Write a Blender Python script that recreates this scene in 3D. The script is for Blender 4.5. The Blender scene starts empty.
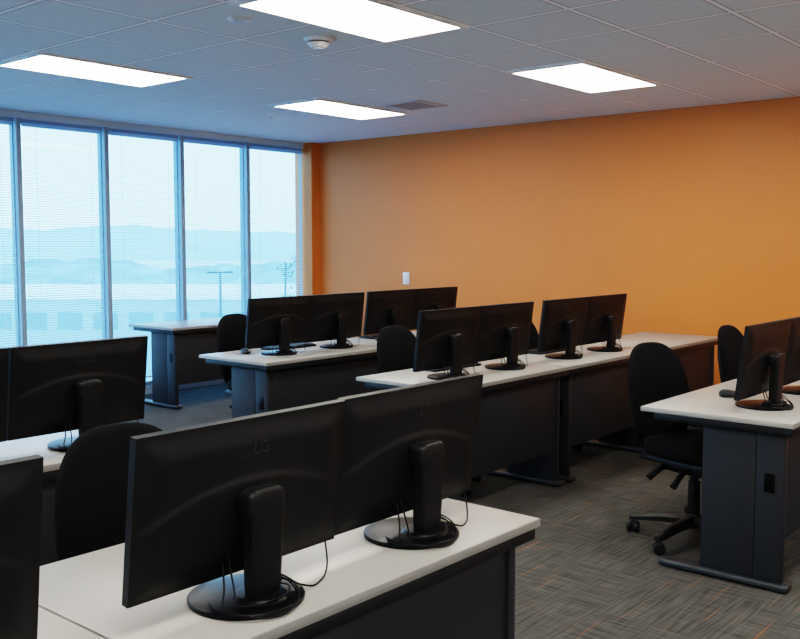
import bpy, bmesh, math, random
from mathutils import Vector, Matrix
random.seed(7)
scene = bpy.context.scene
col = scene.collection
R = math.radians

# ------------------------------------------------------------ materials
def mat_basic(name, rgb, rough=.6, spec=.5, metallic=0, noise=0.06, nscale=40, bump=0.0, bscale=200, coat=0):
    m = bpy.data.materials.new(name); m.use_nodes = True
    nt = m.node_tree; b = nt.nodes['Principled BSDF']
    b.inputs['Roughness'].default_value = rough
    b.inputs['Specular IOR Level'].default_value = spec
    b.inputs['Metallic'].default_value = metallic
    b.inputs['Coat Weight'].default_value = coat
    tc = nt.nodes.new('ShaderNodeTexCoord')
    n = nt.nodes.new('ShaderNodeTexNoise'); n.inputs['Scale'].default_value = nscale
    n.inputs['Detail'].default_value = 3
    nt.links.new(tc.outputs['Object'], n.inputs['Vector'])
    r = nt.nodes.new('ShaderNodeValToRGB')
    r.color_ramp.elements[0].position = .3; r.color_ramp.elements[1].position = .7
    r.color_ramp.elements[0].color = tuple(x*(1-noise) for x in rgb)+(1,)
    r.color_ramp.elements[1].color = tuple(min(1, x*(1+noise)) for x in rgb)+(1,)
    nt.links.new(n.outputs['Fac'], r.inputs['Fac'])
    nt.links.new(r.outputs['Color'], b.inputs['Base Color'])
    if bump > 0:
        n2 = nt.nodes.new('ShaderNodeTexNoise'); n2.inputs['Scale'].default_value = bscale
        nt.links.new(tc.outputs['Object'], n2.inputs['Vector'])
        bp = nt.nodes.new('ShaderNodeBump'); bp.inputs['Strength'].default_value = bump
        bp.inputs['Distance'].default_value = .002
        nt.links.new(n2.outputs['Fac'], bp.inputs['Height'])
        nt.links.new(bp.outputs['Normal'], b.inputs['Normal'])
    return m

def mat_emit(name, rgb, strength):
    m = bpy.data.materials.new(name); m.use_nodes = True
    nt = m.node_tree; nt.nodes.clear()
    e = nt.nodes.new('ShaderNodeEmission'); e.inputs['Color'].default_value = rgb+(1,)
    e.inputs['Strength'].default_value = strength
    o = nt.nodes.new('ShaderNodeOutputMaterial'); nt.links.new(e.outputs[0], o.inputs[0])
    return m

M_ORANGE = mat_basic('orange_paint', (.63, .196, .042), rough=.5, spec=.35, noise=.02, nscale=3, bump=.15, bscale=300)
M_WHITEWALL = mat_basic('white_paint', (.84, .84, .84), rough=.7, noise=.02, nscale=3)
M_HEADER = mat_basic('cool_grey_paint', (.50, .66, .80), rough=.6, noise=.02, nscale=3)
M_TOP = mat_basic('grey_laminate', (.35, .335, .315), rough=.36, spec=.5, noise=.10, nscale=300)
M_EDGE = mat_basic('edge_band', (.23, .22, .21), rough=.5, noise=.03)
M_PANEL = mat_basic('charcoal_panel', (.025, .027, .032), rough=.5, spec=.24, noise=.08, nscale=200, bump=.1, bscale=400)
M_STEEL = mat_basic('black_steel', (.013, .014, .016), rough=.45, spec=.3)
M_FOOT = mat_basic('charcoal_foot', (.030, .034, .041), rough=.4, spec=.4)
M_PLASTIC = mat_basic('monitor_plastic', (.0075, .0075, .0085), rough=.48, spec=.27, noise=.05, nscale=300, bump=.05, bscale=900)
M_GLOSS = mat_basic('satin_black_plastic', (.004, .004, .006), rough=.32, spec=.14, noise=.02)
M_SCREEN = mat_basic('screen_glass', (.006, .007, .009), rough=.25, spec=.5, noise=.02)
M_LOGO = mat_basic('logo_dark_grey', (.021, .022, .025), rough=.4)
M_FABRIC = mat_basic('black_fabric', (.0085, .0085, .010), rough=.95, spec=.10, noise=.3, nscale=500, bump=.5, bscale=900)
M_CHPLASTIC = mat_basic('chair_plastic', (.008, .008, .010), rough=.45, spec=.35)
M_CHROME = mat_basic('chrome_metal', (.35, .35, .37), rough=.3, metallic=1)
M_CABLE = mat_basic('cable_rubber', (.004, .004, .005), rough=.5, spec=.2)
M_ALU = mat_basic('window_aluminium', (.24, .33, .43), rough=.45, spec=.4, noise=.03)
M_WHITEPL = mat_basic('white_plastic', (.75, .75, .74), rough=.4, noise=.02)
M_LFRAME = mat_basic('fixture_frame', (.75, .76, .77), rough=.5, noise=.02)
M_VENT = mat_basic('vent_metal', (.55, .56, .58), rough=.5)
M_DARK = mat_basic('dark_void', (.04, .04, .045), rough=.8)
M_BASEB = mat_basic('baseboard_vinyl', (.04, .04, .045), rough=.6)
M_DIFF = mat_emit('light_diffuser', (1.0, .95, .85), 9.4)

M_SLAT = bpy.data.materials.new('blind_slat'); M_SLAT.use_nodes = True
nt = M_SLAT.node_tree; b = nt.nodes['Principled BSDF']
b.inputs['Base Color'].default_value = (.48, .66, .80, 1); b.inputs['Roughness'].default_value = .5
tr = nt.nodes.new('ShaderNodeBsdfTranslucent'); tr.inputs['Color'].default_value = (.42, .62, .80, 1)
mx = nt.nodes.new('ShaderNodeMixShader'); mx.inputs[0].default_value = .4
nt.links.new(b.outputs[0], mx.inputs[1]); nt.links.new(tr.outputs[0], mx.inputs[2])
nt.links.new(mx.outputs[0], nt.nodes['Material Output'].inputs[0])

M_GLASS = bpy.data.materials.new('window_glass'); M_GLASS.use_nodes = True
nt = M_GLASS.node_tree; nt.nodes.clear()
t1 = nt.nodes.new('ShaderNodeBsdfTransparent'); t1.inputs['Color'].default_value = (.84, .95, 1, 1)
g1 = nt.nodes.new('ShaderNodeBsdfGlossy'); g1.inputs['Roughness'].default_value = .02
mx = nt.nodes.new('ShaderNodeMixShader'); mx.inputs[0].default_value = .03
o = nt.nodes.new('ShaderNodeOutputMaterial')
nt.links.new(t1.outputs[0], mx.inputs[1]); nt.links.new(g1.outputs[0], mx.inputs[2]); nt.links.new(mx.outputs[0], o.inputs[0])

P = .5975
GX, GY = 3.01, 3.06
def mk_ceiling_mat():
    m = bpy.data.materials.new('ceiling_tile'); m.use_nodes = True
    nt = m.node_tree; b = nt.nodes['Principled BSDF']
    b.inputs['Roughness'].default_value = .9; b.inputs['Specular IOR Level'].default_value = .2
    geo = nt.nodes.new('ShaderNodeNewGeometry')
    sep = nt.nodes.new('ShaderNodeSeparateXYZ'); nt.links.new(geo.outputs['Position'], sep.inputs[0])
    def mth(op, a, bb=None):
        n = nt.nodes.new('ShaderNodeMath'); n.operation = op
        for i, v in enumerate((a, bb)):
            if v is None: continue
            if isinstance(v, (int, float)): n.inputs[i].default_value = v
            else: nt.links.new(v, n.inputs[i])
        return n.outputs[0]
    def line(axis, org, per, w):
        a = mth('SUBTRACT', axis, org); a = mth('DIVIDE', a, per); a = mth('ADD', a, 100.5)
        a = mth('FRACT', a); a = mth('SUBTRACT', a, .5); a = mth('ABSOLUTE', a); a = mth('MULTIPLY', a, per)
        return mth('LESS_THAN', a, w)
    lx = line(sep.outputs[0], GX, P, .013); ly = line(sep.outputs[1], GY, P, .013)
    grid = mth('MAXIMUM', lx, ly)
    ex = line(sep.outputs[0], GX, P, .021); ey = line(sep.outputs[1], GY, P, .021)
    bar_shade = mth('MAXIMUM', ex, ey)
    n = nt.nodes.new('ShaderNodeTexNoise'); n.inputs['Scale'].default_value = 90; n.inputs['Detail'].default_value = 4
    nt.links.new(geo.outputs['Position'], n.inputs['Vector'])
    r = nt.nodes.new('ShaderNodeValToRGB')
    r.color_ramp.elements[0].position = .35; r.color_ramp.elements[0].color = (.70, .75, .755, 1)
    r.color_ramp.elements[1].position = .6; r.color_ramp.elements[1].color = (.75, .80, .805, 1)
    nt.links.new(n.outputs['Fac'], r.inputs[0])
    m1 = nt.nodes.new('ShaderNodeMixRGB'); nt.links.new(bar_shade, m1.inputs[0]); nt.links.new(r.outputs[0], m1.inputs[1])
    m1.inputs[2].default_value = (.40, .43, .44, 1)  # darker band beside the grid bars, their shadow painted into the tile colour
    m2 = nt.nodes.new('ShaderNodeMixRGB'); nt.links.new(grid, m2.inputs[0]); nt.links.new(m1.outputs[0], m2.inputs[1])
    m2.inputs[2].default_value = (1, 1, 1, 1)
    nt.links.new(m2.outputs[0], b.inputs['Base Color'])
    return m
M_CEIL = mk_ceiling_mat()

def mk_carpet():
    m = bpy.data.materials.new('carpet_tile'); m.use_nodes = True
    nt = m.node_tree; b = nt.nodes['Principled BSDF']
    b.inputs['Roughness'].default_value = .97; b.inputs['Specular IOR Level'].default_value = .1
    geo = nt.nodes.new('ShaderNodeNewGeometry')
    def streak(scx, scy, lo, hi, detail=0, off=0):
        mp = nt.nodes.new('ShaderNodeMapping'); mp.inputs['Scale'].default_value = (scx, scy, 1)
        mp.inputs['Location'].default_value = (off, off, 0)
        nt.links.new(geo.outputs['Position'], mp.inputs[0])
        n = nt.nodes.new('ShaderNodeTexNoise'); n.inputs['Scale'].default_value = 1; n.inputs['Detail'].default_value = detail
        nt.links.new(mp.outputs[0], n.inputs['Vector'])
        r = nt.nodes.new('ShaderNodeValToRGB')
        r.color_ramp.elements[0].position = lo; r.color_ramp.elements[1].position = hi
        nt.links.new(n.outputs['Fac'], r.inputs[0]); return r.outputs[0]
    a = streak(5, 80, .22, .78); c = streak(80, 5, .22, .78)
    ch = nt.nodes.new('ShaderNodeTexChecker'); ch.inputs['Scale'].default_value = 2.0
    mp = nt.nodes.new('ShaderNodeMapping'); mp.inputs['Location'].default_value = (.1, .2, .25)
    nt.links.new(geo.outputs['Position'], mp.inputs[0]); nt.links.new(mp.outputs[0], ch.inputs[0])
    mx = nt.nodes.new('ShaderNodeMixRGB')
    rm = nt.nodes.new('ShaderNodeMapRange'); nt.links.new(ch.outputs['Fac'], rm.inputs[0])
    rm.inputs[3].default_value = .32; rm.inputs[4].default_value = .68
    nt.links.new(rm.outputs[0], mx.inputs[0])
    nt.links.new(a, mx.inputs[1]); nt.links.new(c, mx.inputs[2])
    r = nt.nodes.new('ShaderNodeValToRGB')
    r.color_ramp.elements[0].position = .0; r.color_ramp.elements[0].color = (.042, .041, .038, 1)
    r.color_ramp.elements[1].position = 1; r.color_ramp.elements[1].color = (.104, .100, .092, 1)
    nt.links.new(mx.outputs[0], r.inputs[0])
    o1 = streak(2.4, 70, .73, .78)
    sc = nt.nodes.new('ShaderNodeMath'); sc.operation = 'MULTIPLY'; sc.inputs[1].default_value = .5
    nt.links.new(o1, sc.inputs[0])
    mo = nt.nodes.new('ShaderNodeMixRGB'); nt.links.new(sc.outputs[0], mo.inputs[0]); nt.links.new(r.outputs[0], mo.inputs[1])
    mo.inputs[2].default_value = (.26, .10, .035, 1)
    nt.links.new(mo.outputs[0], b.inputs['Base Color'])
    n = nt.nodes.new('ShaderNodeTexNoise'); n.inputs['Scale'].default_value = 350
    nt.links.new(geo.outputs['Position'], n.inputs['Vector'])
    bp = nt.nodes.new('ShaderNodeBump'); bp.inputs['Strength'].default_value = .5; bp.inputs['Distance'].default_value = .004
    nt.links.new(n.outputs['Fac'], bp.inputs['Height']); nt.links.new(bp.outputs[0], b.inputs['Normal'])
    return m
M_CARPET = mk_carpet()

# ------------------------------------------------------------ mesh helpers
def add_box(bm, x0, x1, y0, y1, z0, z1, bev=0, seg=2, rot=None):
    r = bmesh.ops.create_cube(bm, size=1)
    vs = r['verts']
    c = Vector(((x0+x1)/2, (y0+y1)/2, (z0+z1)/2))
    for v in vs:
        v.co = Vector((v.co.x*(x1-x0), v.co.y*(y1-y0), v.co.z*(z1-z0)))
    if bev > 0:
        es = set(e for v in vs for e in v.link_edges)
        rr = bmesh.ops.bevel(bm, geom=list(es), offset=bev, segments=seg, affect='EDGES', profile=.5)
        vs = list(set(v for f in rr['faces'] for v in f.verts) | set(v for v in vs if v.is_valid))
    for v in vs:
        if rot is not None: v.co = rot @ v.co
        v.co += c
    return vs

def add_cyl(bm, p, r1, r2, h, seg=24, rot=None, bev=0):
    r = bmesh.ops.create_cone(bm, cap_ends=True, segments=seg, radius1=r1, radius2=r2, depth=h)
    vs = r['verts']
    for v in vs: v.co.z += h/2
    if bev > 0:
        es = [e for e in set(e for v in vs for e in v.link_edges) if abs(e.verts[0].co.z-e.verts[1].co.z) < 1e-6]
        rr = bmesh.ops.bevel(bm, geom=es, offset=bev, segments=3, affect='EDGES', profile=.5)
        vs = list(set(v for f in rr['faces'] for v in f.verts) | set(v for v in vs if v.is_valid))
    for v in vs:
        if rot is not None: v.co = rot @ v.co
        v.co += Vector(p)
    return vs

def add_super(bm, c, w, d, h, e=4, n=10, fn=None):
    before = set(bm.verts)
    r = bmesh.ops.create_cube(bm, size=2)
    es = list(set(x for v in r['verts'] for x in v.link_edges))
    bmesh.ops.subdivide_edges(bm, edges=es, cuts=n, use_grid_fill=True)
    vs = [v for v in bm.verts if v not in before]
    for v in vs:
        x, y, z = v.co
        k = (abs(x)**e+abs(y)**e+abs(z)**e)**(1/e)
        p = Vector((x/k*w/2, y/k*d/2, z/k*h/2))
        if fn: p = fn(p)
        v.co = p + Vector(c)
    return vs

def add_tube(bm, pts, r, seg=8, sub=6, caps=True):
    Pp = [Vector(p) for p in pts]
    if sub > 1 and len(Pp) > 2:
        Q = []
        for i in range(len(Pp)-1):
            p0 = Pp[max(i-1, 0)]; p1 = Pp[i]; p2 = Pp[i+1]; p3 = Pp[min(i+2, len(Pp)-1)]
            for k in range(sub):
                t = k/sub
                Q.append(.5*((2*p1)+(-p0+p2)*t+(2*p0-5*p1+4*p2-p3)*t*t+(-p0+3*p1-3*p2+p3)*t**3))
        Q.append(Pp[-1]); Pp = Q
    rings = []
    up = Vector((0, 0, 1))
    for i, p in enumerate(Pp):
        d = (Pp[min(i+1, len(Pp)-1)]-Pp[max(i-1, 0)]).normalized()
        a = d.cross(up)
        if a.length < .05: a = d.cross(Vector((0, 1, 0)))
        a.normalize(); b2 = d.cross(a).normalized()
        rr = r if not isinstance(r, (tuple, list)) else r[0]+(r[1]-r[0])*i/(len(Pp)-1)
        rings.append([bm.verts.new(p+a*math.cos(2*math.pi*k/seg)*rr+b2*math.sin(2*math.pi*k/seg)*rr) for k in range(seg)])
    for i in range(len(rings)-1):
        for k in range(seg):
            bm.faces.new((rings[i][k], rings[i][(k+1) % seg], rings[i+1][(k+1) % seg], rings[i+1][k]))
    if caps:
        bm.faces.new(rings[0][::-1]); bm.faces.new(rings[-1])

def mesh_obj(name, bm, mat, parent=None, loc=(0, 0, 0), rot=(0, 0, 0), smooth=True, angle=35, label=None):
    bmesh.ops.recalc_face_normals(bm, faces=bm.faces[:])
    me = bpy.data.meshes.new(name); bm.to_mesh(me); bm.free()
    me.materials.append(mat)
    if smooth:
        me.polygons.foreach_set('use_smooth', [True]*len(me.polygons))
        me.set_sharp_from_angle(angle=R(angle))
    ob = bpy.data.objects.new(name, me); col.objects.link(ob)
    ob.location = loc; ob.rotation_euler = rot
    if parent: ob.parent = parent
    if label: ob['label'] = label
    return ob

def empty(name, loc, rotz=0):
    e = bpy.data.objects.new(name, None); e.empty_display_size = .1
    col.objects.link(e); e.location = loc; e.rotation_euler = (0, 0, rotz)
    return e

def top(ob, label, category, group=None):
    ob['label'] = label; ob['category'] = category
    if group: ob['group'] = group

KIDS = {}
def copy_tree(ob, parent=None):
    c = ob.copy(); col.objects.link(c)
    if parent: c.parent = parent
    for ch in KIDS.get(ob.name, []):
        copy_tree(ch, c)
    return c
def register(ob):
    KIDS[ob.name] = list(ob.children)
    for c in ob.children: register(c)

def structure(name, boxes, mat, bev=0):
    bm = bmesh.new()
    for bx in boxes: add_box(bm, *bx, bev=bev)
    ob = mesh_obj(name, bm, mat, smooth=False); ob['kind'] = 'structure'
    return ob

# ------------------------------------------------------------ room shell
WX, WY, H = 7.82, 8.0, 2.670
WT = 2.61
X0, Y0 = -3.0, -2.5
structure('floor', [(X0-.1, WX+.1, Y0-.1, WY+.15, -.12, 0)], M_CARPET)
structure('ceiling', [(X0-.1, WX+.1, Y0-.1, WY+.15, H, H+.12)], M_CEIL)
structure('wall_east', [(WX, WX+.12, Y0-.1, WY+.15, 0, H)], M_ORANGE)
structure('wall_west', [(X0-.12, X0, Y0-.1, WY+.15, 0, H)], M_WHITEWALL)
structure('wall_south', [(X0, WX, Y0-.12, Y0, 0, H)], M_WHITEWALL)
structure('wall_north', [(X0, WX, WY-.01, WY+.13, WT, H), (X0, WX, WY-.01, WY+.13, 0, .08)], M_HEADER)
structure('trim_1', [(WX-.13, WX, WY-.14, WY+.13, 0, H)], M_ORANGE)
structure('baseboard_east', [(WX-.012, WX, Y0, WY-.14, 0, .10)], M_BASEB)
mull = [4.22+.875*k for k in range(-8, 5)]
for i, x in enumerate(mull):
    structure('trim_%d' % (i+2), [(x-.022, x+.022, WY-.025, WY+.10, .08, WT), (x-.032, x+.032, WY+.03, WY+.06, .08, WT)], M_ALU)
edges = mull
n = 1
for i in range(len(edges)-1):
    a, c = edges[i]+.022, edges[i+1]-.022
    bm = bmesh.new()
    add_box(bm, a, c, WY+.055, WY+.063, .12, WT-.035)
    g = mesh_obj('window_%d' % n, bm, M_GLASS, smooth=False); g['kind'] = 'structure'
    bm = bmesh.new()
    add_box(bm, a, c, WY+.02, WY+.09, WT-.04, WT); add_box(bm, a, c, WY+.02, WY+.09, .08, .125)
    mesh_obj('window_frame', bm, M_ALU, parent=g, smooth=False)
    n += 1

bm = bmesh.new()
bw = .875-.06-.03
th = R(15)
z = .20
while z < 2.54:
    cx, cz = math.cos(th)*.0125, math.sin(th)*.0125
    vs = [bm.verts.new((x, y, zz)) for x, y, zz in ((-bw/2, -cx, z-cz), (bw/2, -cx, z-cz), (bw/2, 0, z+.0018), (-bw/2, 0, z+.0018), (bw/2, cx, z+cz), (-bw/2, cx, z+cz))]
    bm.faces.new((vs[0], vs[1], vs[2], vs[3])); bm.faces.new((vs[3], vs[2], vs[4], vs[5]))
    z += .0225
first = None
for i in range(len(edges)-1):
    x = (edges[i]+edges[i+1])/2
    if first is None:
        first = empty('window_blind', (x, WY, 0))
        mesh_obj('blind_slats', bm, M_SLAT, parent=first, smooth=False)
        b2 = bmesh.new(); add_box(b2, -bw/2, bw/2, -.014, .014, 2.545, 2.575, bev=.003)
        mesh_obj('headrail', b2, M_SLAT, parent=first)
        b2 = bmesh.new(); add_box(b2, -bw/2, bw/2, -.012, .012, .17, .185, bev=.003)
        mesh_obj('bottom_rail', b2, M_WHITEPL, parent=first)
        for sx in (-.27, .27):
            b2 = bmesh.new(); add_box(b2, sx-.0012, sx+.0012, -.0145, -.0125, .18, 2.55)
            mesh_obj('ladder_cord', b2, M_WHITEPL, parent=first, smooth=False)
        bpy.context.view_layer.update(); register(first); ob = first
    else:
        ob = copy_tree(first); ob.location = (x, WY, 0)
    top(ob, 'pale open slatted mini blind hanging in a tall window', 'window blind', 'window blinds along the glass wall')

# ------------------------------------------------------------ ceiling lights & fittings
lt = None
for ix in (-2, -1, 0, 1):
    for iy in (-2, -1, 0, 1):
        x = GX+ix*4*P+P
        y = GY+iy*4*P+P/2
        if lt is None:
            lt = empty('ceiling_light', (x, y, H))
            bm = bmesh.new()
            for bx in ((-.584, .584, -.288, -.268), (-.584, .584, .268, .288), (-.584, -.540, -.268, .268), (.540, .584, -.268, .268)):
                add_box(bm, bx[0], bx[1], bx[2], bx[3], -.012, 0)
            mesh_obj('fixture_frame', bm, M_LFRAME, parent=lt, smooth=False)
            bm = bmesh.new(); add_box(bm, -.540, .540, -.268, .268, -.009, -.001)
            mesh_obj('diffuser', bm, M_DIFF, parent=lt, smooth=False)
            bpy.context.view_layer.update(); register(lt); ob = lt
        else:
            ob = copy_tree(lt); ob.location = (x, y, H)
        top(ob, 'glowing rectangular recessed fluorescent panel in the tiled ceiling', 'ceiling light', 'ceiling light panels')

e = empty('smoke_detector', (3.88, 3.90, H))
bm = bmesh.new(); add_cyl(bm, (0, 0, -.018), .082, .086, .018, 32)
mesh_obj('mounting_base', bm, M_WHITEPL, parent=e)
bm = bmesh.new(); add_cyl(bm, (0, 0, -.052), .042, .066, .027, 32, bev=.004); add_cyl(bm, (0, 0, -.060), .022, .030, .009, 24)
mesh_obj('sensor_dome', bm, M_WHITEPL, parent=e)
bm = bmesh.new(); add_cyl(bm, (0, 0, -.0255), .058, .058, .008, 32)
mesh_obj('vent_ring', bm, M_DARK, parent=e)
top(e, 'round white smoke detector mounted on a ceiling tile', 'smoke detector')
e = empty('ceiling_sensor', (3.27, 3.87, H))
bm = bmesh.new(); add_cyl(bm, (0, 0, -.012), .055, .062, .012, 32, bev=.003)
mesh_obj('cover_plate', bm, M_WHITEPL, parent=e)
bm = bmesh.new(); add_cyl(bm, (0, 0, -.016), .03, .036, .005, 32)
mesh_obj('grille', bm, M_VENT, parent=e)
top(e, 'small round white disc fitting on the ceiling', 'ceiling sensor')
e = empty('fire_sprinkler', (5.85, 6.5, H))
bm = bmesh.new(); add_cyl(bm, (0, 0, -.006), .035, .035, .006, 24)
mesh_obj('escutcheon', bm, M_WHITEPL, parent=e)
bm = bmesh.new(); add_cyl(bm, (0, 0, -.04), .007, .010, .036, 12); add_cyl(bm, (0, 0, -.044), .018, .018, .003, 16)
mesh_obj('sprinkler_head', bm, M_CHROME, parent=e)
top(e, 'small chrome fire sprinkler head in the ceiling', 'sprinkler')
e = empty('air_vent', (6.20, 5.10, H))
bm = bmesh.new()
for a, c, d, f in ((-.20, .20, -.20, -.165), (-.20, .20, .165, .20), (-.20, -.165, -.165, .165), (.165, .20, -.165, .165)):
    add_box(bm, a, c, d, f, -.010, 0)
mesh_obj('vent_frame', bm, M_VENT, parent=e, smooth=False)
bm = bmesh.new()
for k in range(7):
    yy = -.141+k*.047
    add_box(bm, -.165, .165, yy-.012, yy+.012, -.0085, -.0065)
mesh_obj('louver_blades', bm, M_VENT, parent=e, smooth=False)
bm = bmesh.new(); add_box(bm, -.165, .165, -.165, .165, -.0015, -.0003)  # dark plate added in place of the shade inside the duct
mesh_obj('duct_shade_plate', bm, M_DARK, parent=e, smooth=False)
top(e, 'square grey metal louvered air vent in the ceiling', 'air vent')

e = empty('light_switch', (WX, 6.54, 1.135))
bm = bmesh.new(); add_box(bm, -.008, 0, -.045, .045, -.065, .065, bev=.003)
mesh_obj('switch_plate', bm, M_WHITEPL, parent=e)
bm = bmesh.new(); add_box(bm, -.014, -.007, -.017, .017, -.033, .033, bev=.003)
mesh_obj('rocker', bm, M_WHITEPL, parent=e)
top(e, 'white rocker light switch on the orange wall', 'light switch')

# ------------------------------------------------------------ desk
DL, DD, DH = 1.215, .69, .75
TT = .022
desk_t = None
def make_desk_template():
    e = empty('computer_desk', (0, 0, 0))
    bm = bmesh.new(); add_box(bm, .002, DL-.002, .003, DD-.003, DH-TT, DH, bev=.002)
    mesh_obj('tabletop', bm, M_TOP, parent=e, label='light grey laminate top')
    for ya in (0, DD-.0031):
        bm = bmesh.new()
        add_box(bm, .001, DL-.001, ya, ya+.0031, DH-TT-.001, DH-.001, bev=.001)
        mesh_obj('edge_band', bm, M_EDGE, parent=e)
    bm = bmesh.new()
    add_box(bm, .010, DL-.010, .008, .042, DH-.060, DH-TT-.001, bev=.008)
    add_box(bm, .010, .040, .036, DD-.06, DH-.055, DH-TT-.001, bev=.004)
    add_box(bm, DL-.040, DL-.010, .036, DD-.06, DH-.055, DH-TT-.001, bev=.004)
    mesh_obj('underframe', bm, M_STEEL, parent=e)
    bm = bmesh.new(); add_box(bm, .07, DL-.07, .055, .073, .22, DH-TT-.001, bev=.002)
    mesh_obj('modesty_panel', bm, M_PANEL, parent=e)
    for sx in (0, 1):
        xa = .055 if sx == 0 else DL-.085
        bm = bmesh.new(); add_box(bm, xa, xa+.03, .045, .41, .035, DH-TT-.001, bev=.003)
        p = mesh_obj('leg_panel', bm, M_PANEL, parent=e)
        xf = xa if sx == 0 else xa+.03
        s = -1 if sx == 0 else 1
        bm = bmesh.new(); add_box(bm, min(xf, xf+s*.005), max(xf, xf+s*.005), .048, .165, .05, DH-.04, bev=.002)
        mesh_obj('cable_cover', bm, M_PANEL, parent=p)
        bm = bmesh.new(); add_box(bm, min(xf, xf+s*.005), max(xf, xf+s*.005), .17, .405, .05, DH-.04, bev=.002)
        mesh_obj('side_skin', bm, M_PANEL, parent=p)
        bm = bmesh.new(); add_box(bm, min(xf+s*.004, xf+s*.008), max(xf+s*.004, xf+s*.008), .085, .13, .43, .515, bev=.0014)
        mesh_obj('cover_latch', bm, M_GLOSS, parent=p, label='black recessed pull')
        bm = bmesh.new(); add_box(bm, xa-.025, xa+.055, .015, .60, .008, .036, bev=.010, seg=3)
        for yy in (.05, .56): add_cyl(bm, (xa+.015, yy, 0), .02, .02, .01, 16)
        mesh_obj('foot', bm, M_FOOT, parent=e)
    bpy.context.view_layer.update(); register(e)
    return e
def place_desk(x, y, label, group):
    global desk_t
    if desk_t is None:
        desk_t = make_desk_template(); ob = desk_t
    else: ob = copy_tree(desk_t)
    ob.location = (x, y, 0)
    top(ob, label, 'desk', group)
L_D = 'charcoal desk with grey laminate top, '
place_desk(.970, 1.345, L_D+'two monitors and cables', 'desks of the nearest row')
place_desk(-.247, 1.345, L_D+'butted against another', 'desks of the nearest row')
place_desk(4.03, 1.26, L_D+'end facing the aisle', 'desks of the nearest row')
place_desk(5.247, 1.26, L_D+'near the orange wall', 'desks of the nearest row')
place_desk(.98, 2.96, L_D+'behind an office chair', 'desks of the second row')
place_desk(-.237, 2.96, L_D+'butted against another', 'desks of the second row')
place_desk(3.88, 2.93, L_D+'two monitors, at the aisle', 'desks of the second row')
place_desk(5.096, 2.93, L_D+'two monitors, mid row', 'desks of the second row')
place_desk(6.312, 2.93, L_D+'bare, by orange wall', 'desks of the second row')
place_desk(3.98, 4.49, L_D+'two monitors, at the aisle', 'desks of the third row')
place_desk(5.197, 4.49, L_D+'two monitors, mid row', 'desks of the third row')
place_desk(5.10, 7.00, L_D+'bare, along the windows', 'desks along the windows')
place_desk(6.317, 7.00, L_D+'bare, along the windows', 'desks along the windows')

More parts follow.
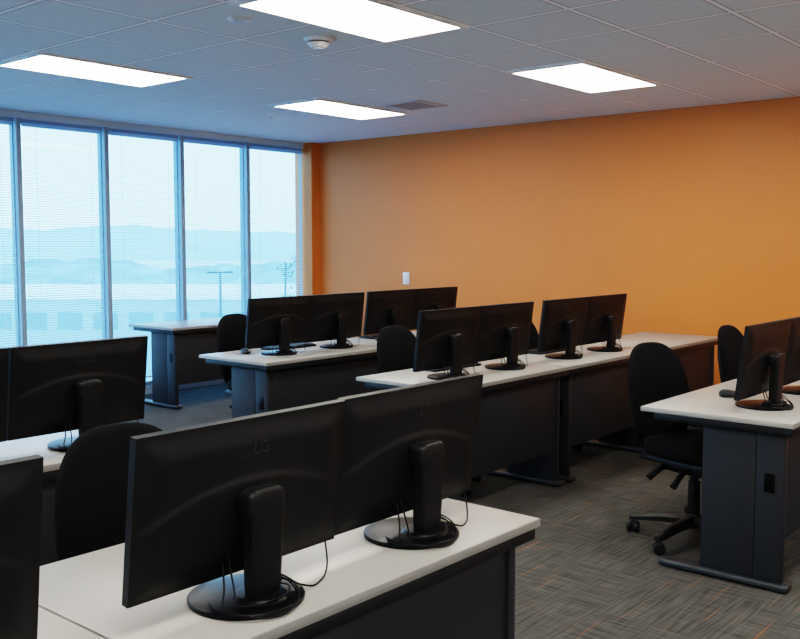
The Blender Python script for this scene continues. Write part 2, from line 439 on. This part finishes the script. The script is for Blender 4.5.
# ------------------------------------------------------------ monitor
MW, MH = .562, .335
def sst(a, b_, x):
    t = max(0, min(1, (x-a)/(b_-a))); return t*t*(3-2*t)
def back_y(x, z):
    ed = min(MW/2-abs(x), MH/2-abs(z))
    y = .008+.010*sst(0, .06, ed)
    za = .045-.075*(x/(MW/2))**2
    y += .0034*(1-sst(za-.006, za+.006, z))*sst(0, .03, ed)
    y += .010*math.exp(-(x*x/.014+(z+.03)**2/.008))
    return -y
mon_t = None
def make_monitor():
    e = empty('computer_monitor', (0, 0, 0))
    bm = bmesh.new()
    add_cyl(bm, (0, 0, 0), .124, .124, .012, 64, bev=.004)
    add_cyl(bm, (0, 0, .012), .116, .085, .006, 64)
    add_cyl(bm, (0, -.045, .016), .062, .052, .010, 40, bev=.003)
    mesh_obj('stand_base', bm, M_GLOSS, parent=e, label='round glossy black base')
    bm = bmesh.new()
    def fn(p):
        t = (p.z+.125)/.25
        p.x *= .84+.18*t
        p.y += -.012*t
        return p
    add_super(bm, (0, -.050, .132), .088, .040, .242, e=7, n=12, fn=fn)
    neck = mesh_obj('stand_neck', bm, M_PLASTIC, parent=e)
    bm = bmesh.new()
    add_super(bm, (0, -.052, .222), .098, .052, .055, e=5, n=8)
    mesh_obj('hinge_cover', bm, M_PLASTIC, parent=neck)
    bm = bmesh.new(); add_cyl(bm, (.0, 0, 0), .013, .013, .004, 20, rot=Matrix.Rotation(R(90), 3, 'Y'))
    mesh_obj('cable_hole', bm, M_GLOSS, parent=neck, loc=(.036, -.055, .05))
    for pts in ([(-.075, -.015, .10), (-.088, -.035, .055), (-.104, -.050, .024), (-.106, -.078, .017), (-.075, -.108, .012), (-.030, -.128, .008), (.015, -.126, .010), (.050, -.105, .021), (.056, -.072, .040), (.040, -.056, .050)],
                [(-.060, -.015, .11), (-.070, -.045, .05), (-.080, -.070, .025), (-.050, -.096, .0255), (-.020, -.100, .0255), (.03, -.094, .0265), (.064, -.062, .026), (.070, -.025, .021), (.060, .01, .0205)],
                [(.036, -.060, .060), (.058, -.085, .040), (.040, -.118, .018), (-.01, -.135, .006), (-.06, -.125, .008), (-.095, -.090, .0165), (-.110, -.040, .0165), (-.098, .0, .018)],
                [(.040, -.055, .050), (.070, -.058, .034), (.100, -.060, .0175), (.140, -.060, .0035), (.180, -.045, .003), (.218, -.020, .004), (.243, 0, .022), (.252, .018, .075)]):
        bm = bmesh.new(); add_tube(bm, pts, .0021, seg=8, sub=8)
        mesh_obj('cable', bm, M_CABLE, parent=e, angle=80)
    nx, nz = 56, 60
    bm = bmesh.new()
    G = [[bm.verts.new((-MW/2+MW*i/nx, back_y(-MW/2+MW*i/nx, -MH/2+MH*j/nz), -MH/2+MH*j/nz)) for j in range(nz+1)] for i in range(nx+1)]
    for i in range(nx):
        for j in range(nz): bm.faces.new((G[i][j], G[i+1][j], G[i+1][j+1], G[i][j+1]))
    ring = [G[i][0] for i in range(nx+1)]+[G[nx][j] for j in range(1, nz+1)]+[G[i][nz] for i in range(nx-1, -1, -1)]+[G[0][j] for j in range(nz-1, 0, -1)]
    F = [bm.verts.new((v.co.x, .011, v.co.z)) for v in ring]
    m = len(ring)
    for k in range(m): bm.faces.new((ring[k], ring[(k+1) % m], F[(k+1) % m], F[k]))
    F2 = [bm.verts.new((v.co.x*(MW/2-.016)/(MW/2), .011, v.co.z*(MH/2-.018)/(MH/2))) for v in ring]
    for k in range(m): bm.faces.new((F[k], F[(k+1) % m], F2[(k+1) % m], F2[k]))
    F3 = [bm.verts.new((v.co.x, .008, v.co.z)) for v in F2]
    for k in range(m): bm.faces.new((F2[k], F2[(k+1) % m], F3[(k+1) % m], F3[k]))
    bm.faces.new(F3)
    tilt = R(7)
    sh = mesh_obj('display_housing', bm, M_PLASTIC, parent=e, loc=(0, .002, .226), rot=(tilt, 0, 0), angle=45)
    bm = bmesh.new(); add_box(bm, -(MW/2-.017), MW/2-.017, .0078, .0095, -(MH/2-.019), MH/2-.019)
    mesh_obj('screen', bm, M_SCREEN, parent=sh, smooth=False, label='dark switched-off screen')
    cu = bpy.data.curves.new('logo', 'FONT'); cu.body = 'LG'; cu.size = .036; cu.extrude = .0006; cu.align_x = 'LEFT'; cu.align_y = 'CENTER'
    to = bpy.data.objects.new('logo', cu); col.objects.link(to); bpy.context.view_layer.update()
    dg = bpy.context.evaluated_depsgraph_get()
    me = bpy.data.meshes.new_from_object(to.evaluated_get(dg))
    bm = bmesh.new(); bm.from_mesh(me)
    bpy.data.objects.remove(to)
    for v in bm.verts: v.co.x += .009
    def ringpart(cx, cy, r0, r1, a0, a1, nseg=48):
        vb = []
        for k in range(nseg+1):
            a = a0+(a1-a0)*k/nseg
            vb.append((bm.verts.new((cx+math.cos(a)*r0, cy+math.sin(a)*r0, .0006)), bm.verts.new((cx+math.cos(a)*r1, cy+math.sin(a)*r1, .0006))))
        for k in range(nseg): bm.faces.new((vb[k][0], vb[k][1], vb[k+1][1], vb[k+1][0]))
    cx = -.013
    ringpart(cx, 0, .0135, .0152, 0, R(360))
    ringpart(cx, 0, .0092, .0108, R(90), R(360))
    add_box(bm, cx-.0010, cx+.0010, -.005, .005, 0, .0006); add_box(bm, cx-.0010, cx+.0035, -.005, -.0034, 0, .0006)
    add_box(bm, cx+.0045, cx+.0100, -.0009, .0009, 0, .0006); add_cyl(bm, (cx-.0048, .0042, 0), .0016, .0016, .0006, 14)
    rx = Matrix.Rotation(R(90), 4, 'X')
    bmesh.ops.transform(bm, matrix=rx, verts=bm.verts[:])
    mesh_obj('brand_logo', bm, M_LOGO, parent=sh, loc=(-.010, back_y(0, .103)-.0006, .103), smooth=False, label='raised circle emblem with two letters')
    bpy.context.view_layer.update(); register(e)
    return e
def place_mon(x, y, rz, label, group):
    global mon_t
    if mon_t is None: mon_t = make_monitor(); ob = mon_t
    else: ob = copy_tree(mon_t)
    ob.location = (x, y, DH); ob.rotation_euler = (0, 0, R(rz))
    top(ob, label, 'monitor', group)
LM = 'black flat monitor on round stand'
g1, g2, g3 = 'monitors on the nearest row', 'monitors on the second row', 'monitors on the third row'
place_mon(1.274, 1.508, 0, LM+', cables looped on its base', g1)
place_mon(1.840, 1.522, 0, LM+', near the desk end', g1)
place_mon(.525, 1.50, 0, LM+', on the adjoining desk', g1)
place_mon(4.39, 1.51, 0, LM+', beside a computer mouse', g1)
place_mon(4.957, 1.51, 0, LM+', farther from the aisle', g1)
place_mon(1.885, 3.16, 0, LM+', above an office chair', g2)
place_mon(1.318, 3.16, 0, LM+', paired with another monitor', g2)
place_mon(4.20, 3.20, 0, LM+', at the aisle end', g2)
place_mon(4.765, 3.20, 0, LM+', paired with aisle monitor', g2)
place_mon(5.46, 3.20, 0, LM+', in a pair mid row', g2)
place_mon(6.025, 3.20, 0, LM+', in a pair mid row', g2)
place_mon(4.375, 4.80, 0, LM+', beside a keyboard', g3)
place_mon(4.94, 4.80, 0, LM+', beside a keyboard', g3)
place_mon(5.58, 4.83, 0, LM+', in a pair mid row', g3)
place_mon(6.145, 4.83, 0, LM+', in a pair mid row', g3)

# ------------------------------------------------------------ keyboards and mice
kb_t = None; ms_t = None
def keyboard(x, y, rz=0):
    global kb_t
    if kb_t is None:
        e = empty('keyboard', (0, 0, 0))
        bm = bmesh.new(); add_box(bm, -.22, .22, -.072, .072, 0, .014, bev=.005)
        mesh_obj('keyboard_case', bm, M_CHPLASTIC, parent=e)
        bm = bmesh.new()
        for r in range(6):
            for c in range(21):
                if c == 15: continue
                xx = -.208+c*.0198; yy = -.058+r*.0195
                add_box(bm, xx, xx+.0165, yy, yy+.016, .013, .019)
        k = mesh_obj('keys', bm, M_PLASTIC, parent=e, smooth=False); k['kind'] = 'stuff'
        bpy.context.view_layer.update(); register(e); kb_t = e; ob = e
    else: ob = copy_tree(kb_t)
    ob.location = (x, y, DH); ob.rotation_euler = (0, 0, R(180+rz))
    top(ob, 'black full-size keyboard lying on the grey desktop', 'keyboard', 'keyboards')
def mouse(x, y, rz=0):
    global ms_t
    if ms_t is None:
        e = empty('computer_mouse', (0, 0, 0))
        bm = bmesh.new()
        def fn(p):
            if p.z < 0: p.z *= .3
            p.x *= 1-.15*(p.y/.055)**2
            p.z *= 1-.3*(p.y/.055)
            return p
        add_super(bm, (0, 0, .0095), .062, .11, .05, e=2.6, n=8, fn=fn)
        mesh_obj('mouse_body', bm, M_CHPLASTIC, parent=e)
        bm = bmesh.new(); add_cyl(bm, (-.004, .03, .024), .010, .010, .008, 16, rot=Matrix.Rotation(R(90), 3, 'Y'))
        mesh_obj('scroll_wheel', bm, M_GLOSS, parent=e)
        bpy.context.view_layer.update(); register(e); ms_t = e; ob = e
    else: ob = copy_tree(ms_t)
    ob.location = (x, y, DH); ob.rotation_euler = (0, 0, R(180+rz))
    top(ob, 'small black computer mouse on the grey desktop', 'computer mouse', 'computer mice')
mouse(4.56, 1.73, 15)
keyboard(4.68, 5.03, 4); mouse(4.22, 4.97, -20)
keyboard(5.75, 5.05)
keyboard(4.55, 3.46, -3); keyboard(5.70, 3.46)

# ------------------------------------------------------------ office chair  (faces -Y)
ch_t = None
def make_chair():
    e = empty('office_chair', (0, 0, 0))
    bm = bmesh.new()
    def fs(p):
        p.x *= 1-.10*max(0, p.y/.24)
        p.z += .018*max(0, -p.y/.24-.6)*-1.2 + .012*(p.x/.24)**2
        return p
    add_super(bm, (0, -.02, .480), .49, .47, .115, e=3.6, n=14, fn=fs)
    seat = mesh_obj('seat', bm, M_FABRIC, parent=e)
    bm = bmesh.new(); add_box(bm, -.20, .20, -.2, .19, .412, .445, bev=.008)
    mesh_obj('seat_shell', bm, M_CHPLASTIC, parent=seat)
    bm = bmesh.new()
    def fb(p):
        t = p.z/.27
        p.x *= 1.0-.06*t*t-.04*t
        p.y += -.55*p.x*p.x + .045*t + .02*t*t
        return p
    add_super(bm, (0, .255, .716), .43, .085, .54, e=2.9, n=14, fn=fb)
    back = mesh_obj('backrest', bm, M_FABRIC, parent=e)
    bm = bmesh.new()
    def fb2(p):
        t = p.z/.2
        p.x *= 1.0-.12*t*t
        p.y += -.45*p.x*p.x+.035*t
        return p
    add_super(bm, (0, .285, .70), .35, .05, .42, e=3.2, n=10, fn=fb2)
    mesh_obj('backrest_shell', bm, M_CHPLASTIC, parent=back)
    bm = bmesh.new()
    add_tube(bm, [(0, .05, .405), (0, .2, .40), (0, .29, .42), (0, .315, .52), (0, .315, .66)], .017, seg=10)
    add_box(bm, -.035, .035, .298, .318, .42, .66, bev=.006)
    mesh_obj('back_support', bm, M_CHPLASTIC, parent=e)
    bm = bmesh.new(); add_box(bm, -.10, .10, -.12, .14, .355, .42, bev=.016)
    mech = mesh_obj('tilt_mechanism', bm, M_CHPLASTIC, parent=e)
    for pts in ([(.08, .03, .385), (.17, .05, .38), (.25, .06, .34)], [(-.06, .06, .390), (-.15, .08, .38), (-.225, .10, .335)], [(-.06, -.04, .385), (-.14, -.04, .37), (-.21, -.04, .315)]):
        bm = bmesh.new(); add_tube(bm, pts, (.009, .018), seg=10)
        mesh_obj('adjustment_lever', bm, M_CHPLASTIC, parent=mech)
    bm = bmesh.new(); add_cyl(bm, (0, 0, .09), .031, .029, .22, 24, bev=.003); add_cyl(bm, (0, 0, .28), .019, .019, .10, 16)
    mesh_obj('gas_column', bm, M_CHPLASTIC, parent=e)
    bm = bmesh.new(); add_cyl(bm, (0, 0, .075), .046, .036, .07, 28, bev=.004)
    angs = [R(90+72*k+26) for k in range(5)]
    for a in angs:
        rings = []
        for (rr, w, h, zc) in ((.02, .034, .034, .110), (.16, .027, .030, .102), (.30, .021, .021, .082), (.325, .016, .016, .078)):
            c = Vector((math.cos(a)*rr, math.sin(a)*rr, zc)); sd = Vector((-math.sin(a), math.cos(a), 0))
            rings.append([bm.verts.new(c+sd*w*sx+Vector((0, 0, h*sz))) for sx, sz in ((-1, -.6), (-1, .2), (-.5, .7), (.5, .7), (1, .2), (1, -.6))])
        for i in range(3):
            for k in range(6): bm.faces.new((rings[i][k], rings[i][(k+1) % 6], rings[i+1][(k+1) % 6], rings[i+1][k]))
        bm.faces.new(rings[-1]); bm.faces.new(rings[0][::-1])
    base = mesh_obj('five_star_base', bm, M_CHPLASTIC, parent=e)
    for i, a in enumerate(angs):
        bm = bmesh.new()
        rot = Matrix.Rotation(R(90), 3, 'Y')
        for sx in (-.030, .008):
            add_cyl(bm, (sx, 0, .029), .029, .029, .022, 20, rot=rot, bev=.005)
        add_box(bm, -.010, .010, -.016, .016, .03, .063, bev=.005); add_cyl(bm, (0, .008, .05), .007, .007, .03, 10)
        mesh_obj('caster', bm, M_CHPLASTIC, parent=base, loc=(math.cos(a)*.308, math.sin(a)*.308, 0), rot=(0, 0, a+R(40*i)))
    bpy.context.view_layer.update(); register(e)
    return e
def chair(x, y, rz, label):
    global ch_t
    if ch_t is None: ch_t = make_chair(); ob = ch_t
    else: ob = copy_tree(ch_t)
    ob.location = (x, y, 0); ob.rotation_euler = (0, 0, R(rz))
    top(ob, label, 'chair', 'office chairs')
LC = 'black fabric swivel office chair, '
chair(1.46, 2.04, -10, LC+'behind two monitors')
chair(4.53, 1.89, -16, LC+'rolled up to the aisle-end desk')
chair(5.92, 1.97, 0, LC+'half hidden behind desk monitors')
chair(4.52, 3.58, 0, LC+'tucked behind second-row monitors')
chair(5.80, 3.62, -20, LC+'tucked between two monitor pairs')
chair(6.86, 3.58, 0, LC+'tucked under the bare desk')
chair(4.54, 5.16, 0, LC+'standing behind third-row desk')

# ------------------------------------------------------------ exterior
def hz(name, rgb, noise=.05, nscale=.2, rough=.9): return mat_basic(name, rgb, rough=rough, spec=.1, noise=noise, nscale=nscale)  # outdoor base colours are paled and blued, with the haze painted in
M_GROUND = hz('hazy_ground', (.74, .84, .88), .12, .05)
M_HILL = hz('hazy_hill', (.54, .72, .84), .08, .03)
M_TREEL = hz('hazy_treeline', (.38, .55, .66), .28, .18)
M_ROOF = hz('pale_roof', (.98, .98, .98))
M_FAC = hz('hazy_facade', (.48, .60, .68))
M_WIN = hz('hazy_glass', (.26, .38, .46))
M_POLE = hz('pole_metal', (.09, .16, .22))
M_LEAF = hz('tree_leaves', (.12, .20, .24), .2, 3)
M_CAR = hz('hazy_car_paint', (.20, .30, .38))
FW = Vector((.763, .647, 0)); RT = Vector((.647, -.763, 0))
yaw_ext = math.atan2(-.763, .647)
bm = bmesh.new()
vs = [bm.verts.new(p) for p in ((-200, 12, -8), (900, 12, -8), (900, 1100, -8), (-200, 1100, -8))]
bm.faces.new(vs)
g = mesh_obj('ground_outside', bm, M_GROUND, smooth=False); g['kind'] = 'structure'
def ridge(name, d, half, zt, amp, fr, mat, label, seed, thick, ks=6):
    rnd = random.Random(seed); ph = [rnd.uniform(0, 6) for _ in range(ks)]
    bm = bmesh.new(); prev = None; N = 320
    c0 = FW*d + RT*(-d*.25)
    for i in range(N+1):
        s = -half+2*half*i/N
        h = zt+amp*sum(math.sin(s*fr*(1.9**k)+ph[k])/(1.5**k) for k in range(ks))*.4
        p = RT*s
        cur = [bm.verts.new(p-FW*thick+Vector((0, 0, -8))), bm.verts.new(p-FW*thick*.3+Vector((0, 0, h*.6-3))), bm.verts.new(p+Vector((0, 0, h))), bm.verts.new(p+FW*thick+Vector((0, 0, -8)))]
        if prev:
            for k in range(3): bm.faces.new((prev[k], prev[k+1], cur[k+1], cur[k]))
        prev = cur
    ob = mesh_obj(name, bm, mat, loc=(c0.x, c0.y, 0), angle=180)
    top(ob, label, name.replace('_', ' ')); return ob
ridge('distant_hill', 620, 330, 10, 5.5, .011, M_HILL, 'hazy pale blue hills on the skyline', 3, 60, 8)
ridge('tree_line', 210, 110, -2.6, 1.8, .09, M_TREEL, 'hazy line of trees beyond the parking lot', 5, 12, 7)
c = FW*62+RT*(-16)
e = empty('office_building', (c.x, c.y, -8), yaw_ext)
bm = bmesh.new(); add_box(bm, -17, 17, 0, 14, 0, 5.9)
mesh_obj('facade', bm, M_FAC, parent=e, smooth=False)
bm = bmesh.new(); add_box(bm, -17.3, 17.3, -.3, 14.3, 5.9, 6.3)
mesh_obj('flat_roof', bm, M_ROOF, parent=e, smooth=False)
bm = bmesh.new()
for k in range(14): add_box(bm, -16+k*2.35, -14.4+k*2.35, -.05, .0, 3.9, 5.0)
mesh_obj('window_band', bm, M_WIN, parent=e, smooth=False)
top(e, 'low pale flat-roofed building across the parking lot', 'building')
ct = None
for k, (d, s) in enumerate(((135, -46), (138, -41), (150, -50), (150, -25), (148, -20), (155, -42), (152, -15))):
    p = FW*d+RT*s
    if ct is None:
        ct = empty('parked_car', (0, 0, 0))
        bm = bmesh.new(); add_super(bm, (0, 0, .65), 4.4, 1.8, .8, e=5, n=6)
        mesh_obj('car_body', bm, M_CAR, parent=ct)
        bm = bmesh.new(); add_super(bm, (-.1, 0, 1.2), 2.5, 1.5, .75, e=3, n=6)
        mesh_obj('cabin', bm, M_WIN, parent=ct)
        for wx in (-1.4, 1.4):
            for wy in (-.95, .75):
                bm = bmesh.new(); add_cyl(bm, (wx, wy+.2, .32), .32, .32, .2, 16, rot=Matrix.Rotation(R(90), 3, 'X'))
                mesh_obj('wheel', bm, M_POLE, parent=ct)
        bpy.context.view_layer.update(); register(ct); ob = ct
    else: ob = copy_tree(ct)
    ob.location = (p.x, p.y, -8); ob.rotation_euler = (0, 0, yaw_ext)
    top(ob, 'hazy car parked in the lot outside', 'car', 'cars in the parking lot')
p = FW*50+RT*(-9.55)
e = empty('street_lamp', (p.x, p.y, -8), yaw_ext)
bm = bmesh.new(); add_cyl(bm, (0, 0, 0), .10, .06, 8.1, 12)
mesh_obj('pole', bm, M_POLE, parent=e)
bm = bmesh.new(); add_tube(bm, [(-.35, 0, 8.02), (0, 0, 8.0), (.35, 0, 8.02)], .03, sub=1)
mesh_obj('crossarm', bm, M_POLE, parent=e)
for sx in (-1, 1):
    bm = bmesh.new(); add_box(bm, sx*.45-.22, sx*.45+.22, -.15, .15, 7.98, 8.1, bev=.02)
    mesh_obj('lamp_head', bm, M_POLE, parent=e)
top(e, 'tall twin-headed parking lot lamp post', 'street lamp')
p = FW*26+RT*(-3.15)
e = empty('young_tree', (p.x, p.y, -8))
bm = bmesh.new(); rnd = random.Random(11)
add_tube(bm, [(0, 0, 0), (.05, 0, 3), (-.03, .05, 6), (0, 0, 9.0)], .03, seg=6)
tips = []
for k in range(26):
    z0 = rnd.uniform(5, 8.8); a = rnd.uniform(0, 6.28); L = rnd.uniform(.3, .9)*(1.2-(z0-5)/6)
    q = Vector((math.cos(a)*L, math.sin(a)*L, z0+L*.7)); add_tube(bm, [(0, 0, z0), q*.5+Vector((0, 0, z0*.5)), q], .007, seg=4, sub=2); tips.append((Vector((0, 0, z0)), q))
mesh_obj('trunk', bm, M_POLE, parent=e)
bm = bmesh.new()
for a, q in tips:
    for _ in range(14):
        c = a.lerp(q, rnd.uniform(.3, 1.05))+Vector([rnd.gauss(0, .07) for _ in range(3)])
        u = Vector([rnd.gauss(0, 1) for _ in range(3)]).normalized()*.05; w = Vector([rnd.gauss(0, 1) for _ in range(3)]).normalized()*.04
        bm.faces.new([bm.verts.new(c-u), bm.verts.new(c+w), bm.verts.new(c+u), bm.verts.new(c-w)])
lf = mesh_obj('foliage', bm, M_LEAF, parent=e, smooth=False); lf['kind'] = 'stuff'
top(e, 'thin young tree with sparse leaves outside the window', 'tree')

# ------------------------------------------------------------ world & camera
w = bpy.data.worlds.new('World'); scene.world = w; w.use_nodes = True
nt = w.node_tree; bg = nt.nodes['Background']
tc = nt.nodes.new('ShaderNodeTexCoord'); sp = nt.nodes.new('ShaderNodeSeparateXYZ')
nt.links.new(tc.outputs['Generated'], sp.inputs[0])
rp = nt.nodes.new('ShaderNodeValToRGB')
rp.color_ramp.elements[0].position = .0; rp.color_ramp.elements[0].color = (.42, .71, .98, 1)
rp.color_ramp.elements[1].position = .5; rp.color_ramp.elements[1].color = (.34, .65, 1.0, 1)
nt.links.new(sp.outputs[2], rp.inputs[0]); nt.links.new(rp.outputs[0], bg.inputs['Color'])
bg.inputs['Strength'].default_value = 3.0

cam = bpy.data.cameras.new('Camera'); co = bpy.data.objects.new('Camera', cam); col.objects.link(co)
cam.sensor_width = 36; cam.lens = 36*941/800; cam.clip_end = 3000; cam.clip_start = .05
co.location = (0, 0, 1.5)
yaw = math.atan2(.647, .763)
co.rotation_euler = (R(90)-math.atan(75/941), 0, yaw-R(90))
scene.camera = co
scene.view_settings.view_transform = 'Filmic'
scene.view_settings.look = 'High Contrast'
scene.view_settings.exposure = 0.85
